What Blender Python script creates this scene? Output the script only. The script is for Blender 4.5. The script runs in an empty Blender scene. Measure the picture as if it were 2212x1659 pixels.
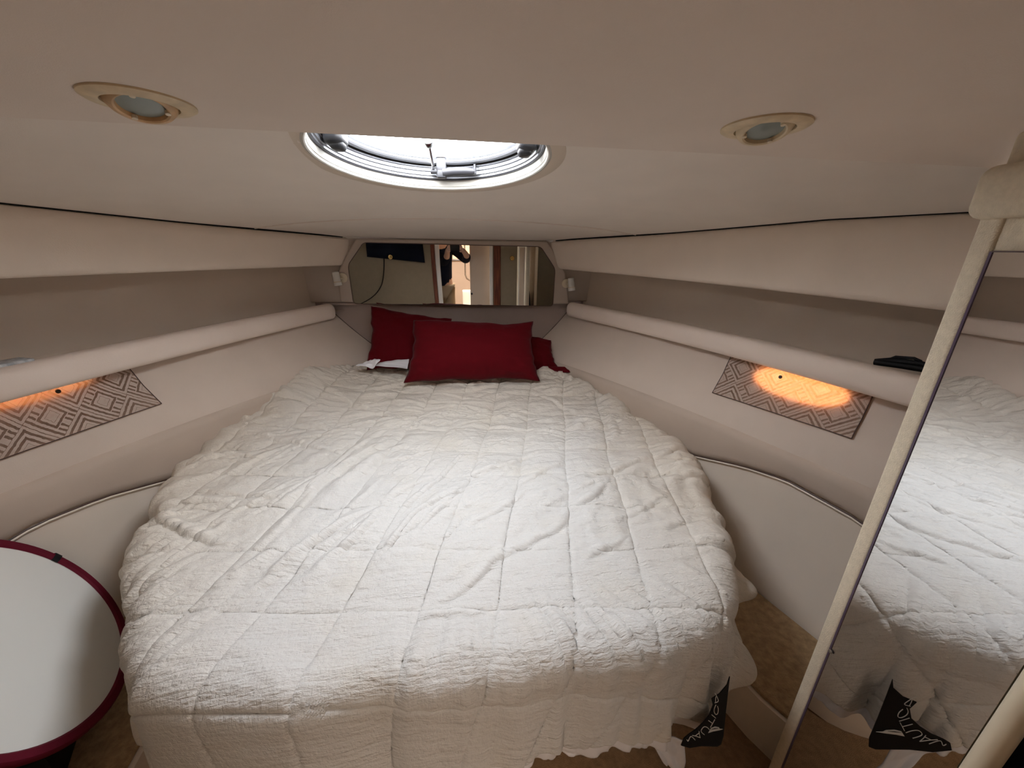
import bpy, bmesh, math, random
import numpy as np
from mathutils import Vector, Matrix
random.seed(7); rng = np.random.default_rng(7)
PI = math.pi
S = bpy.context.scene
COL = S.collection

# ------------------------------------------------------------------ camera
CP = np.array([-.05, 0., 1.45])
PITCH, YAW, ROLL, FPX = math.radians(19.5), math.radians(8.3), math.radians(.8), 831.
def _basis():
    cp, sp, cy, sy = math.cos(PITCH), math.sin(PITCH), math.cos(YAW), math.sin(YAW)
    f = np.array([sy*cp, cy*cp, -sp]); r = np.array([cy, -sy, 0.]); u = np.cross(r, f)
    return r*math.cos(ROLL)+u*math.sin(ROLL), -r*math.sin(ROLL)+u*math.cos(ROLL), f
CR, CU, CF = _basis()
cd = bpy.data.cameras.new('camera'); cam = bpy.data.objects.new('camera', cd); COL.objects.link(cam)
m = Matrix.Identity(4)
for i in range(3):
    m[i][0] = CR[i]; m[i][1] = CU[i]; m[i][2] = -CF[i]; m[i][3] = CP[i]
cam.matrix_world = m
cd.sensor_width = 36; cd.lens = FPX/2212*36; cd.clip_start = .01
S.camera = cam
# measuring helpers: a photo pixel's sight line met with a plane of the room
def ray(px, py): return CF*FPX+CR*(px-1106)-CU*(py-829.5)
def atY(px, py, Y): d = ray(px, py); return CP+d*(Y-CP[1])/d[1]
def atZ(px, py, Z): d = ray(px, py); return CP+d*(Z-CP[2])/d[2]
def atP(px, py, p0, n): d = ray(px, py); n = np.array(n); return CP+d*((np.array(p0)-CP)@n)/(d@n)

# ------------------------------------------------------------------ sky and lights
SKY = 16.0
w = bpy.data.worlds.new('sky'); S.world = w; w.use_nodes = True
bg = w.node_tree.nodes['Background']; bg.inputs[0].default_value = (.93, .96, 1, 1); bg.inputs[1].default_value = SKY
def area(name, loc, size, power, rot=(0, 0, 0), color=(1, 1, 1), shape='SQUARE', sy=None, portal=False):
    l = bpy.data.lights.new(name, 'AREA'); l.energy = power; l.color = color; l.size = size
    l.shape = shape
    if sy: l.size_y = sy
    o = bpy.data.objects.new(name, l); COL.objects.link(o); o.location = loc; o.rotation_euler = rot
    if portal: l.cycles.is_portal = True
    return o
HC = (-.09, 1.0)                                            # hatch centre in plan
area('hatch_daylight_portal', (HC[0], HC[1], 1.86), .56, 1, shape='DISK', portal=True)
area('saloon_fill_light', (.1, -1.35, 1.93), 1.1, 55, color=(1, .86, .72), shape='RECTANGLE', sy=.9)  # added fill light inside the closed saloon, unseen, brightens the cabin from aft
S.view_settings.view_transform = 'Standard'; S.view_settings.look = 'None'
S.view_settings.gamma = 1; S.view_settings.use_curve_mapping = False
S.view_settings.exposure = 0.64

# ------------------------------------------------------------------ materials
def srgb(r, g, b):
    f = lambda c: (c/255/12.92) if c/255 <= .04045 else ((c/255+.055)/1.055)**2.4
    return (f(r), f(g), f(b), 1)
class Mat:
    def __init__(s, name, color=(.5, .5, .5, 1), rough=.6, metal=0, spec=.5):
        s.m = bpy.data.materials.new(name); s.m.use_nodes = True; s.t = s.m.node_tree
        s.b = s.t.nodes['Principled BSDF']; s.color = color
        s.b.inputs['Base Color'].default_value = color; s.b.inputs['Roughness'].default_value = rough
        s.b.inputs['Metallic'].default_value = metal; s.b.inputs['Specular IOR Level'].default_value = spec
    def n(s, t, **k):
        x = s.t.nodes.new(t)
        for a, v in k.items():
            if a in x.inputs: x.inputs[a].default_value = v
            else: setattr(x, a, v)
        return x
    def l(s, a, b): s.t.links.new(a, b)
    def coord(s, kind='Object'): return s.n('ShaderNodeTexCoord').outputs[kind]
    def noise(s, scale, detail=2, co=None, rough=.5):
        x = s.n('ShaderNodeTexNoise'); x.inputs['Scale'].default_value = scale; x.inputs['Detail'].default_value = detail
        x.inputs['Roughness'].default_value = rough
        s.l(co if co is not None else s.coord(), x.inputs['Vector']); return x.outputs['Fac']
    def bump(s, h, strength, dist=.002, prev=None):
        x = s.n('ShaderNodeBump'); x.inputs['Strength'].default_value = strength; x.inputs['Distance'].default_value = dist
        s.l(h, x.inputs['Height'])
        if prev is not None: s.l(prev, x.inputs['Normal'])
        s.l(x.outputs[0], s.b.inputs['Normal']); return x.outputs[0]
    def mix(s, fac, a, b, mode='MIX'):
        x = s.n('ShaderNodeMix'); x.data_type = 'RGBA'; x.blend_type = mode
        if isinstance(fac, float): x.inputs[0].default_value = fac
        else: s.l(fac, x.inputs[0])
        for i, v in ((6, a), (7, b)):
            if isinstance(v, tuple): x.inputs[i].default_value = v
            else: s.l(v, x.inputs[i])
        return x.outputs[2]
    def ramp(s, f, a, b, lo=0., hi=1.):
        x = s.n('ShaderNodeMapRange'); x.inputs[1].default_value = a; x.inputs[2].default_value = b
        x.inputs[3].default_value = lo; x.inputs[4].default_value = hi; s.l(f, x.inputs[0]); return x.outputs[0]
    def math(s, op, a, b=None):
        x = s.n('ShaderNodeMath'); x.operation = op
        for i, v in ((0, a), (1, b)):
            if v is None: continue
            if isinstance(v, (int, float)): x.inputs[i].default_value = v
            else: s.l(v, x.inputs[i])
        return x.outputs[0]
    def vary(s, scale, amt, detail=3):
        c = s.color; d = tuple(max(0, x*(1-amt)) for x in c[:3])+(1,); e = tuple(min(1, x*(1+amt)) for x in c[:3])+(1,)
        o = s.mix(s.ramp(s.noise(scale, detail), .3, .7), d, e); s.l(o, s.b.inputs['Base Color']); return o

def vinyl(name, col, rough=.62, grain=.25, amt=.025):
    a = Mat(name, col, rough, spec=.3); a.vary(7, amt)
    n1 = a.bump(a.noise(900, 2), grain, .0008); a.bump(a.noise(260, 2), grain*.6, .001, n1); return a.m
M = {}
M['ceil'] = vinyl('headliner_vinyl', (.76, .655, .565, 1), .55)
M['valance'] = vinyl('valance_vinyl', (.86, .74, .63, 1), .6)
M['ceil_fore'] = vinyl('fore_headliner_vinyl', (.80, .715, .63, 1), .55)
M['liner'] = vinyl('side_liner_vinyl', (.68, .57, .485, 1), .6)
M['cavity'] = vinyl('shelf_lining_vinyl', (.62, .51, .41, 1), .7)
M['bolster'] = vinyl('padded_edge_vinyl', (.83, .70, .61, 1), .5, .3)
M['bulk'] = vinyl('bulkhead_vinyl', (.42, .33, .29, 1), .7)
M['surround'] = vinyl('mirror_surround_vinyl', (.56, .47, .40, 1), .7)
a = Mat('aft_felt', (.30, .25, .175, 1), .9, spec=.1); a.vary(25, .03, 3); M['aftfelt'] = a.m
M['band'] = vinyl('ledge_band_vinyl', (.56, .46, .38, 1), .85, .2)
M['gel'] = Mat('gelcoat', (.89, .79, .68, 1), .28, spec=.5); M['gel'].vary(5, .03)
M['gel'].bump(M['gel'].noise(9, 3), .12, .01); M['gel'] = M['gel'].m
a = Mat('tan_carpet', (.50, .34, .19, 1), .95, spec=.1); a.vary(60, .22, 5)
n1 = a.bump(a.noise(420, 3), .9, .004); a.bump(a.noise(90, 3), .5, .006, n1); M['carpet'] = a.m
a = Mat('dark_carpet', (.36, .23, .13, 1), .95, spec=.1); a.vary(60, .2, 5); a.bump(a.noise(420, 3), .9, .004); M['floorcarpet'] = a.m
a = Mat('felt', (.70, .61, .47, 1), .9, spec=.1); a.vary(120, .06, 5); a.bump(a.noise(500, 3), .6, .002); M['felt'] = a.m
M['cream'] = Mat('cream_plastic', (.74, .64, .48, 1), .38).m
a = Mat('aged_cream_plastic', (.68, .55, .36, 1), .42); a.vary(60, .12); M['aged'] = a.m
a = Mat('scorched_cream', (.58, .38, .2, 1), .45); a.vary(45, .25); M['scorch'] = a.m
M['flange'] = Mat('beige_flange', (.66, .56, .45, 1), .45).m
M['lens'] = Mat('lamp_lens', (.28, .32, .30, 1), .15).m
M['black'] = Mat('black_plastic', (.006, .006, .007, 1), .6, spec=.25).m
M['gap_black'] = Mat('black_gasket_and_gap', (.015, .012, .01, 1), .8, spec=.1).m
M['dgrey'] = Mat('dark_grey_plastic', (.012, .012, .014, 1), .4).m
M['grey'] = Mat('grey_plastic', (.045, .045, .052, 1), .4).m
M['alu'] = Mat('brushed_aluminium', (.36, .37, .40, 1), .4, .8).m
M['steel'] = Mat('steel', (.6, .6, .6, 1), .2, 1).m
M['brass'] = Mat('brass', (.8, .58, .22, 1), .25, 1).m
M['hatchwhite'] = Mat('white_hatch_trim', (.50, .48, .43, 1), .4).m
M['mirror'] = Mat('mirror_glass', (.80, .79, .77, 1), .012, 1).m
M['mirror2'] = Mat('door_mirror_glass', (.84, .85, .86, 1), .012, 1).m
M['mirroredge'] = Mat('mirror_edge', (.10, .06, .05, 1), .3).m
M['darkedge'] = Mat('purple_dark_edge', (.09, .06, .10, 1), .3).m
a = Mat('mahogany', (.16, .04, .018, 1), .3); wv = a.n('ShaderNodeTexNoise'); wv.inputs['Scale'].default_value = 3
mp = a.n('ShaderNodeMapping'); mp.inputs['Scale'].default_value = (30, 30, 2); a.l(a.coord(), mp.inputs[0]); a.l(mp.outputs[0], wv.inputs['Vector'])
a.l(a.mix(a.ramp(wv.outputs[0], .35, .65), (.09, .02, .01, 1), (.22, .06, .025, 1)), a.b.inputs['Base Color']); M['wood'] = a.m
M['navy'] = Mat('navy_cloth', (.008, .011, .022, 1), .9, spec=.1).m
M['khaki'] = Mat('khaki_cloth', (.30, .24, .16, 1), .9, spec=.1).m
M['skin'] = Mat('skin', (.58, .36, .26, 1), .5).m
M['hair'] = Mat('hair', (.06, .04, .03, 1), .6).m
M['white'] = Mat('white_paint', (.75, .73, .69, 1), .4).m
a = Mat('red_cotton', (.105, .0012, .005, 1), .85, spec=.12); n1 = a.bump(a.noise(700, 2), .25, .001); a.bump(a.noise(16, 4), .25, .012, n1)
a.b.inputs['Sheen Weight'].default_value = .04; M['red'] = a.m
a = Mat('maroon_binding', (.13, .006, .02, 1), .7, spec=.2); a.bump(a.noise(600, 2), .3, .001); M['maroon'] = a.m
a = Mat('white_nylon', (.86, .86, .82, 1), .45, spec=.4); a.bump(a.noise(9, 2), .1, .01); M['nylon'] = a.m
a = Mat('white_satin', (.80, .79, .82, 1), .28, spec=.5); a.b.inputs['Sheen Weight'].default_value = .2
a.bump(a.noise(70, 3), .35, .004); M['satin'] = a.m

# duvet: seersucker squares + fine weave on the cloth's own uv (metres)
a = Mat('quilted_white_cotton', (.84, .80, .73, 1), .88, spec=.15)
uv = a.coord('UV')
def brick(sc, bw, rh):
    b = a.n('ShaderNodeTexBrick'); a.l(uv, b.inputs['Vector']); b.inputs['Scale'].default_value = sc
    b.inputs['Brick Width'].default_value = bw; b.inputs['Row Height'].default_value = rh
    b.inputs['Mortar Size'].default_value = .12; b.inputs['Mortar Smooth'].default_value = 1
    b.inputs['Color1'].default_value = (1, 1, 1, 1); b.inputs['Color2'].default_value = (.7, .7, .7, 1); b.inputs['Mortar'].default_value = (0, 0, 0, 1)
    return b.outputs['Color']
bk = brick(62, .9, .55)
n1 = a.bump(bk, .30, .0016)
n2 = a.bump(a.noise(85, 4, uv, .6), .8, .0045, n1)
mp = a.n('ShaderNodeMapping'); mp.inputs['Scale'].default_value = (.45, 1.6, 1); a.l(uv, mp.inputs[0])
n3 = a.bump(a.noise(24, 5, mp.outputs[0], .62), .8, .014, n2)
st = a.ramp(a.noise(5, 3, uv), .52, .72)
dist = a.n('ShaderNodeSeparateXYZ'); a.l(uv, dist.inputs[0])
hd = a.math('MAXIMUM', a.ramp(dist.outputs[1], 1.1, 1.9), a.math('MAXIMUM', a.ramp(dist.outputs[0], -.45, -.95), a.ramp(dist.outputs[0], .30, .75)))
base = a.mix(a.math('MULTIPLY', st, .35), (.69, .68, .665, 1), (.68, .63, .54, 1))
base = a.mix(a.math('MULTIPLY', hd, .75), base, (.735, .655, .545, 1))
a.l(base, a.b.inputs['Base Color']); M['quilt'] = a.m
M['seam'] = Mat('quilt_thread', (.80, .77, .71, 1), .9).m

# curtain: woven nested diamonds, partly see-through for light
a = Mat('diamond_curtain', (.5, .4, .33, 1), .9, spec=.1)
uv = a.coord('UV'); mp = a.n('ShaderNodeMapping'); mp.inputs['Rotation'].default_value = (0, 0, PI/4); mp.inputs['Scale'].default_value = (10.5, 10.5, 10.5)
nz = a.n('ShaderNodeTexNoise'); nz.inputs['Scale'].default_value = 90; a.l(uv, nz.inputs['Vector'])
jit = a.mix(.005, uv, nz.outputs['Color'], 'ADD'); a.l(jit, mp.inputs[0])
sp = a.n('ShaderNodeSeparateXYZ'); a.l(mp.outputs[0], sp.inputs[0])
def cell(o, sh=0.):
    f = a.math('FRACT', a.math('ADD', o, sh)); return a.math('ABSOLUTE', a.math('SUBTRACT', f, .5))
cu, cv = cell(sp.outputs[0]), cell(sp.outputs[1])
ch = a.math('MAXIMUM', cu, cv)                             # nested squares
chk = a.math('MODULO', a.math('ABSOLUTE', a.math('ADD', a.math('FLOOR', sp.outputs[0]), a.math('FLOOR', sp.outputs[1]))), 2.)
str_ = a.math('FRACT', a.math('MULTIPLY', ch, 7.2)); l1 = a.math('GREATER_THAN', str_, .52)
cen = a.math('GREATER_THAN', ch, .13); l1 = a.math('MULTIPLY', l1, cen)
l2 = a.math('GREATER_THAN', a.math('FRACT', a.math('MULTIPLY', cu, 7.2)), .52)
far = a.math('GREATER_THAN', ch, .30)
pick = a.math('MULTIPLY', chk, far)
pat = a.math('ADD', a.math('MULTIPLY', l1, a.math('SUBTRACT', 1., pick)), a.math('MULTIPLY', l2, pick))
ccol = a.mix(pat, (.60, .50, .43, 1), (.24, .17, .135, 1)); a.l(ccol, a.b.inputs['Base Color'])
a.bump(pat, .3, .001)
tr = a.n('ShaderNodeBsdfTranslucent')
wisp = a.n('ShaderNodeTexNoise'); wisp.inputs['Scale'].default_value = 34; wisp.inputs['Detail'].default_value = 3; wisp.inputs['Distortion'].default_value = 3.5; a.l(uv, wisp.inputs['Vector'])
a.l(a.mix(a.ramp(wisp.outputs[0], .38, .60), (.95, .50, .26, 1), (1., .72, .44, 1)), tr.inputs['Color'])
mx = a.n('ShaderNodeMixShader'); mx.inputs[0].default_value = .16
a.l(a.b.outputs[0], mx.inputs[1]); a.l(tr.outputs[0], mx.inputs[2]); a.l(mx.outputs[0], a.t.nodes['Material Output'].inputs['Surface'])
M['curtain'] = a.m
def emit(name, col, st):
    e = Mat(name, col); e.b.inputs['Emission Color'].default_value = col; e.b.inputs['Emission Strength'].default_value = st; return e.m
M['port_r'] = emit('sunlit_porthole_pane', (1, .60, .33, 1), 4.2)
M['port_l'] = emit('dim_porthole_pane', (1, .60, .36, 1), 1.7)
M['sunblind'] = emit('sunlit_window_blind', (1, .66, .38, 1), 1.0)
# clear hatch pane: mostly lets light through, a little reflection
a = Mat('hatch_acrylic'); tp = a.n('ShaderNodeBsdfTransparent'); gl = a.n('ShaderNodeBsdfGlossy'); gl.inputs['Roughness'].default_value = .05
fr = a.n('ShaderNodeFresnel'); mx = a.n('ShaderNodeMixShader'); a.l(fr.outputs[0], mx.inputs[0]); a.l(tp.outputs[0], mx.inputs[1]); a.l(gl.outputs[0], mx.inputs[2])
a.l(mx.outputs[0], a.t.nodes['Material Output'].inputs['Surface']); M['acrylic'] = a.m

# ------------------------------------------------------------------ object helpers
def tag(o, label=None, cat=None, group=None, kind=None):
    if label: o['label'] = label
    if cat: o['category'] = cat
    if group: o['group'] = group
    if kind: o['kind'] = kind
    return o
def mesh_obj(name, verts, faces, mat, parent=None, smooth=True, uvs=None, auto=None):
    me = bpy.data.meshes.new(name); me.from_pydata([tuple(map(float, v)) for v in verts], [], faces); me.update()
    if uvs is not None:
        l = me.uv_layers.new(name='UVMap'); idx = np.empty(len(me.loops), dtype=np.int32); me.loops.foreach_get('vertex_index', idx)
        l.data.foreach_set('uv', np.asarray(uvs, dtype=np.float32)[idx].ravel())
    me.materials.append(mat)
    if smooth:
        me.polygons.foreach_set('use_smooth', [True]*len(me.polygons))
        if auto is not None: me.set_sharp_from_angle(angle=math.radians(auto))
    o = bpy.data.objects.new(name, me); COL.objects.link(o)
    if parent is not None:
        o.parent = parent
        o.matrix_parent_inverse = parent.matrix_world.inverted() if False else Matrix.Translation(-Vector(parent.location))
    return o
def empty(name, loc): 
    o = bpy.data.objects.new(name, None); COL.objects.link(o); o.location = loc; o.empty_display_size = .05; return o
def bm_obj(name, bm, mat, parent=None, smooth=True, auto=40):
    bmesh.ops.recalc_face_normals(bm, faces=bm.faces)
    vs = [v.co[:] for v in bm.verts]; bm.verts.index_update(); fs = [[v.index for v in f.verts] for f in bm.faces]; bm.free()
    return mesh_obj(name, vs, fs, mat, parent, smooth, auto=auto)
def grid(P, name, mat, parent=None, flip=False, closed_u=False, closed_v=False, uvs=None, smooth=True, auto=None, mask=None):
    """P: (n,m,3) array -> quad surface"""
    n, mm = P.shape[:2]; f = []
    for i in range(n if closed_u else n-1):
        i2 = (i+1) % n
        for j in range(mm if closed_v else mm-1):
            j2 = (j+1) % mm
            if mask is not None and not mask[i, j]: continue
            q = (i*mm+j, i*mm+j2, i2*mm+j2, i2*mm+j)
            f.append(q[::-1] if flip else q)
    return mesh_obj(name, P.reshape(-1, 3), f, mat, parent, smooth, None if uvs is None else uvs.reshape(-1, 2), auto)
def box_bm(bm, c, s, rot=None, bevel=0, seg=2):
    r = bmesh.ops.create_cube(bm, size=1); vs = r['verts']
    T = Matrix.Translation(Vector(c)) @ (rot.to_4x4() if rot is not None else Matrix.Identity(4)) @ Matrix.Diagonal((*s, 1))
    bmesh.ops.transform(bm, matrix=T, verts=vs)
    if bevel:
        es = list({e for v in vs for e in v.link_edges})
        bmesh.ops.bevel(bm, geom=es, offset=bevel, segments=seg, affect='EDGES', profile=.5)
def box(name, c, s, mat, parent=None, rot=None, bevel=.003, seg=2):
    bm = bmesh.new(); box_bm(bm, c, s, rot, bevel, seg); return bm_obj(name, bm, mat, parent)
def tube_arr(path, rad, seg=12, cap=True):
    P = np.array(path, float); n = len(P); rad = np.broadcast_to(rad, (n,))
    T = np.gradient(P, axis=0); T /= np.linalg.norm(T, axis=1)[:, None]
    up = np.array([0, 0, 1.]) if abs(T[0][2]) < .9 else np.array([1., 0, 0])
    A = np.cross(T[0], up); A /= np.linalg.norm(A); V = []
    for i in range(n):
        A = A-T[i]*(A@T[i]); A /= np.linalg.norm(A); B = np.cross(T[i], A)
        for k in range(seg):
            t = 2*PI*k/seg; V.append(P[i]+rad[i]*(A*math.cos(t)+B*math.sin(t)))
    F = [(i*seg+k, i*seg+(k+1) % seg, (i+1)*seg+(k+1) % seg, (i+1)*seg+k) for i in range(n-1) for k in range(seg)]
    if cap: F += [tuple(range(seg))[::-1], tuple((n-1)*seg+k for k in range(seg))]
    return V, F
def tube(name, path, rad, mat, parent=None, seg=12):
    V, F = tube_arr(path, rad, seg); return mesh_obj(name, V, F, mat, parent, True, auto=50)
def frame_from(n, up=(0, 0, 1)):
    n = np.array(n, float); n /= np.linalg.norm(n); a = np.cross(np.array(up, float), n); a /= np.linalg.norm(a); return a, np.cross(n, a), n
def lathe(name, prof, c, axis, mat, parent=None, seg=48, up=(0, 1, 0), auto=40):
    """prof: list of (radius, height along axis)"""
    a, b, n = frame_from(axis, up); t = np.linspace(0, 2*PI, seg, endpoint=False); c = np.array(c, float)
    P = np.array([[c+n*h+r*(a*math.cos(x)+b*math.sin(x)) for x in t] for r, h in prof])
    return grid(P, name, mat, parent, closed_v=True, auto=auto)
def prism(name, pts, d, mat, parent=None, bevel=0, seg=2):
    """extrude the closed planar polygon pts by the vector d"""
    bm = bmesh.new(); vs = [bm.verts.new(tuple(map(float, p))) for p in pts]; f = bm.faces.new(vs)
    r = bmesh.ops.extrude_face_region(bm, geom=[f]); ev = [g for g in r['geom'] if isinstance(g, bmesh.types.BMVert)]
    bmesh.ops.translate(bm, verts=ev, vec=Vector(tuple(map(float, d))))
    if bevel: bmesh.ops.bevel(bm, geom=list(bm.edges), offset=bevel, segments=seg, affect='EDGES', profile=.5)
    return bm_obj(name, bm, mat, parent)
def smooth01(x, a, b): t = np.clip((x-a)/(b-a), 0, 1); return t*t*(3-2*t)
# numpy gradient noise
_perm = rng.permutation(512); _g = rng.uniform(0, 2*PI, 512)
def pnoise(x, y, seed=0):
    x = np.asarray(x, float)+seed*17.3; y = np.asarray(y, float)+seed*9.7
    xi = np.floor(x).astype(int); yi = np.floor(y).astype(int); xf = x-xi; yf = y-yi
    def g(i, j, dx, dy):
        h = _perm[(_perm[i & 511]+j) & 511]; return np.cos(_g[h])*dx+np.sin(_g[h])*dy
    u = xf**3*(xf*(xf*6-15)+10); v = yf**3*(yf*(yf*6-15)+10)
    a0 = g(xi, yi, xf, yf)*(1-u)+g(xi+1, yi, xf-1, yf)*u; a1 = g(xi, yi+1, xf, yf-1)*(1-u)+g(xi+1, yi+1, xf-1, yf-1)*u
    return (a0*(1-v)+a1*v)*1.5
def catmull(pts, n):
    P = np.array(pts, float); t = np.linspace(0, len(P)-1, n); i = np.clip(t.astype(int), 0, len(P)-2); f = (t-i)[:, None]
    p0 = P[np.clip(i-1, 0, None)]; p1 = P[i]; p2 = P[i+1]; p3 = P[np.clip(i+2, None, len(P)-1)]
    return .5*((2*p1)+(-p0+p2)*f+(2*p0-5*p1+4*p2-p3)*f*f+(-p0+3*p1-3*p2+p3)*f**3)

# ------------------------------------------------------------------ hull plan curves (fore y = 2.3)
FLOOR = .1; YB = 2.30; YA = -.30; YSTEP = .68; ZNEAR = 1.60
pB = {-1: np.polyfit([2.31, 1.665, 1.307, 1.07, .2], [-.70, -.956, -1.111, -1.198, -1.40], 2),
      1: np.polyfit([2.226, 1.504, 1.029, .772, .0], [.62, .923, 1.053, 1.128, 1.26], 2)}
pC = {-1: np.polyfit([2.25, 1.742, 1.58, 1.285, 1.048, .2], [-.56, -.857, -.976, -1.168, -1.268, -1.48], 2),
      1: np.polyfit([2.25, 1.858, 1.564, 1.068, .761, .0], [.44, .651, .818, .983, 1.099, 1.26], 2)}
def Bx(s, y): return np.polyval(pB[s], y)
def Cx(s, y): return np.polyval(pC[s], y)
def zvt(s, y): return 1.49+np.clip(2.3-y, 0, 1.2)*.042
def zvb(s, y): return (1.362 if s < 0 else 1.325)+(y-1.2)*(-.012 if s < 0 else .012)
def zc(y): return 1.49+.115*(2.3-y)
ys = np.linspace(YA, YB+.08, 70)
def loft(name, s, fns, mat, parent=None, yy=ys, kind=None):
    P = np.array([[(fx(s, y), y, fz(s, y)) for (fx, fz) in fns] for y in yy])
    o = grid(P, name, mat, parent, flip=(s < 0), auto=60)
    if kind: o['kind'] = kind
    return o
def arc_z(s, y):   # height of the moulding line on the side panel
    return np.interp(y, [.6, 1.06, 1.2, 1.4, 2.3], [.62, .70, .685, .63, .45]) if s < 0 else np.interp(y, [.3, .78, .97, 1.1, 1.3, 2.3], [.60, .715, .725, .70, .64, .45])
for s, side in ((-1, 'left'), (1, 'right')):
    K = lambda v: (lambda s_, y: v)
    # lower gelcoat panel, bulging slightly, from carpet to the moulding line
    prof = []
    for t in np.linspace(0, 1, 9):
        prof.append((lambda s_, y, t=t: Cx(s_, y)-s_*(.07*(1-t)**1.6-.012*math.sin(PI*t)), lambda s_, y, t=t: .1+(arc_z(s_, y)-.1)*t))
    wall = loft('wall_'+side, s, prof, M['gel'], kind='structure')
    tag(wall, 'glossy beige hull side panel on the %s of the bed, curving below a thin moulding line' % side)
    band = [(lambda s_, y: Cx(s_, y)+s_*.012, lambda s_, y: arc_z(s_, y)-.02), (lambda s_, y: Cx(s_, y)+s_*.003, lambda s_, y: arc_z(s_, y)+.003), (lambda s_, y: Cx(s_, y)-s_*.010, lambda s_, y: arc_z(s_, y)+.012),
            (lambda s_, y: Cx(s_, y)-s_*.012, lambda s_, y: arc_z(s_, y)+.03), (lambda s_, y: Cx(s_, y)-s_*.016, lambda s_, y: .79),
            (lambda s_, y: Cx(s_, y)-s_*.010, lambda s_, y: .815), (lambda s_, y: Cx(s_, y)+s_*.002, lambda s_, y: .822)]
    loft('ledge_band', s, band, M['band'], wall)
    T0 = lambda s_, y: Bx(s_, y)+s_*(.085+.03*smooth01(y, 2.2, 1.2))
    lin = [(lambda s_, y: Cx(s_, y)+s_*.006, lambda s_, y: .800), (lambda s_, y: Cx(s_, y)+s_*.001, lambda s_, y: .823)]
    for t in (.3, .6, .85, 1.):
        lin.append((lambda s_, y, t=t: Cx(s_, y)*(1-t)+T0(s_, y)*t+s_*.012*math.sin(PI*t), lambda s_, y, t=t: .823+(1.10-.823)*t))
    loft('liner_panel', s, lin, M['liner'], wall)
    tube('moulding', [(Cx(s, y)-s*.008, y, arc_z(s, y)+.003) for y in np.linspace(.1, 2.2, 50)], .0024, M['mirroredge'], wall, 8)
    tube('lip', [(Cx(s, y)-s*.006, y, arc_z(s, y)-.003) for y in np.linspace(.1, 2.2, 50)], .0042, M['gel'], wall, 8)
    # shelf: lining (floor, back, top of the cavity) + padded edge
    sh = empty('side_shelf', (float(Bx(s, 1.2)), 1.2, 1.08))
    tag(sh, 'open %s, padded edge along %s hull' % (('shelf holding a pale box', 'left') if s < 0 else ('shelf holding a black tool and blue-capped bottle', 'right')), 'shelf')
    dep = lambda s_, y: .155+.07*smooth01(y, 2.3, 1.)
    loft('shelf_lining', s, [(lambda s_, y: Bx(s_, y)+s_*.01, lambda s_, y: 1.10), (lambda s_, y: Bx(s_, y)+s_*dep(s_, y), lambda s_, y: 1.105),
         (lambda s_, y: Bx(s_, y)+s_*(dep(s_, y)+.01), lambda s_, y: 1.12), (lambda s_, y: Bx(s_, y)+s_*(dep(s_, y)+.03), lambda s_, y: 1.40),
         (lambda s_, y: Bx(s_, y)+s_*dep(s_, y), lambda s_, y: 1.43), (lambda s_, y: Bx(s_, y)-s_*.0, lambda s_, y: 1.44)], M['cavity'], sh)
    yy = np.linspace(YA, 2.262, 70); sec = []
    for k in range(26):     # rounded D section, fat
        t = 2*PI*k/26; ct, st_ = math.cos(t), math.sin(t)
        sec.append((-s*(.034*np.sign(ct)*abs(ct)**.75)+s*.034, 1.103+.043*np.sign(st_)*abs(st_)**.8))
    P = np.array([[(Bx(s, y)+dx+.0*dz, y, dz) for dx, dz in sec] for y in yy])
    e = P[-1].copy(); ce = e.mean(0)
    P = np.concatenate([P, [ce+(e-ce)*.9+[0, .012, 0]], [ce+(e-ce)*.5+[0, .016, 0]], [ce+(e-ce)*.02+[0, .017, 0]]])
    grid(P, 'padded_edge', M['bolster'], sh, closed_v=True, flip=(s > 0))
    # upper padded valance, a slab with rounded lower edge
    va = empty('valance_panel', (float(Bx(s, 1.2)), 1.2, 1.36))
    tag(va, 'broad beige padded panel under the %s side of the ceiling, above the open shelf' % side, 'panel')
    Vx = lambda s_, y: Bx(s_, y)-s_*.078*smooth01(y, 1.6, 2.3)
    Wx = lambda s_, y: Bx(s_, y)-s_*.046*smooth01(y, 1.6, 2.3)
    vp = [(lambda s_, y: Wx(s_, y)+s_*.05, lambda s_, y: zvb(s_, y)+.035), (lambda s_, y: Wx(s_, y)+s_*.035, lambda s_, y: zvb(s_, y)+.004),
          (lambda s_, y: Wx(s_, y)+s_*.02, lambda s_, y: zvb(s_, y)-.002), (lambda s_, y: Wx(s_, y)+s_*.008, lambda s_, y: zvb(s_, y)+.004),
          (lambda s_, y: Wx(s_, y), lambda s_, y: zvb(s_, y)+.018)]
    for t in (.25, .5, .75, .95):
        vp.append((lambda s_, y, t=t: Wx(s_, y)*(1-t)+Vx(s_, y)*t-s_*.006*math.sin(PI*t), lambda s_, y, t=t: zvb(s_, y)+.018+(zvt(s_, y)-zvb(s_, y)-.022)*t))
    vp.append((lambda s_, y: Vx(s_, y)+s_*.02, lambda s_, y: zvt(s_, y)+.002)); vp.append((lambda s_, y: Vx(s_, y)+s_*.05, lambda s_, y: zvt(s_, y)+.06)); vp.append((lambda s_, y: s_*1.95, lambda s_, y: 1.72))
    loft('padded_face', s, vp, M['valance'], va, yy=np.linspace(YA-.02, YB+.08, 70))
    tube('gap_black', [(Vx(s, y)+s*.012, y, zvt(s, y)+.002) for y in np.linspace(.5, 2.29, 40)], .0032, M['gap_black'], va, 8)  # black strip standing in for the shaded gap between valance and ceiling

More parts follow.
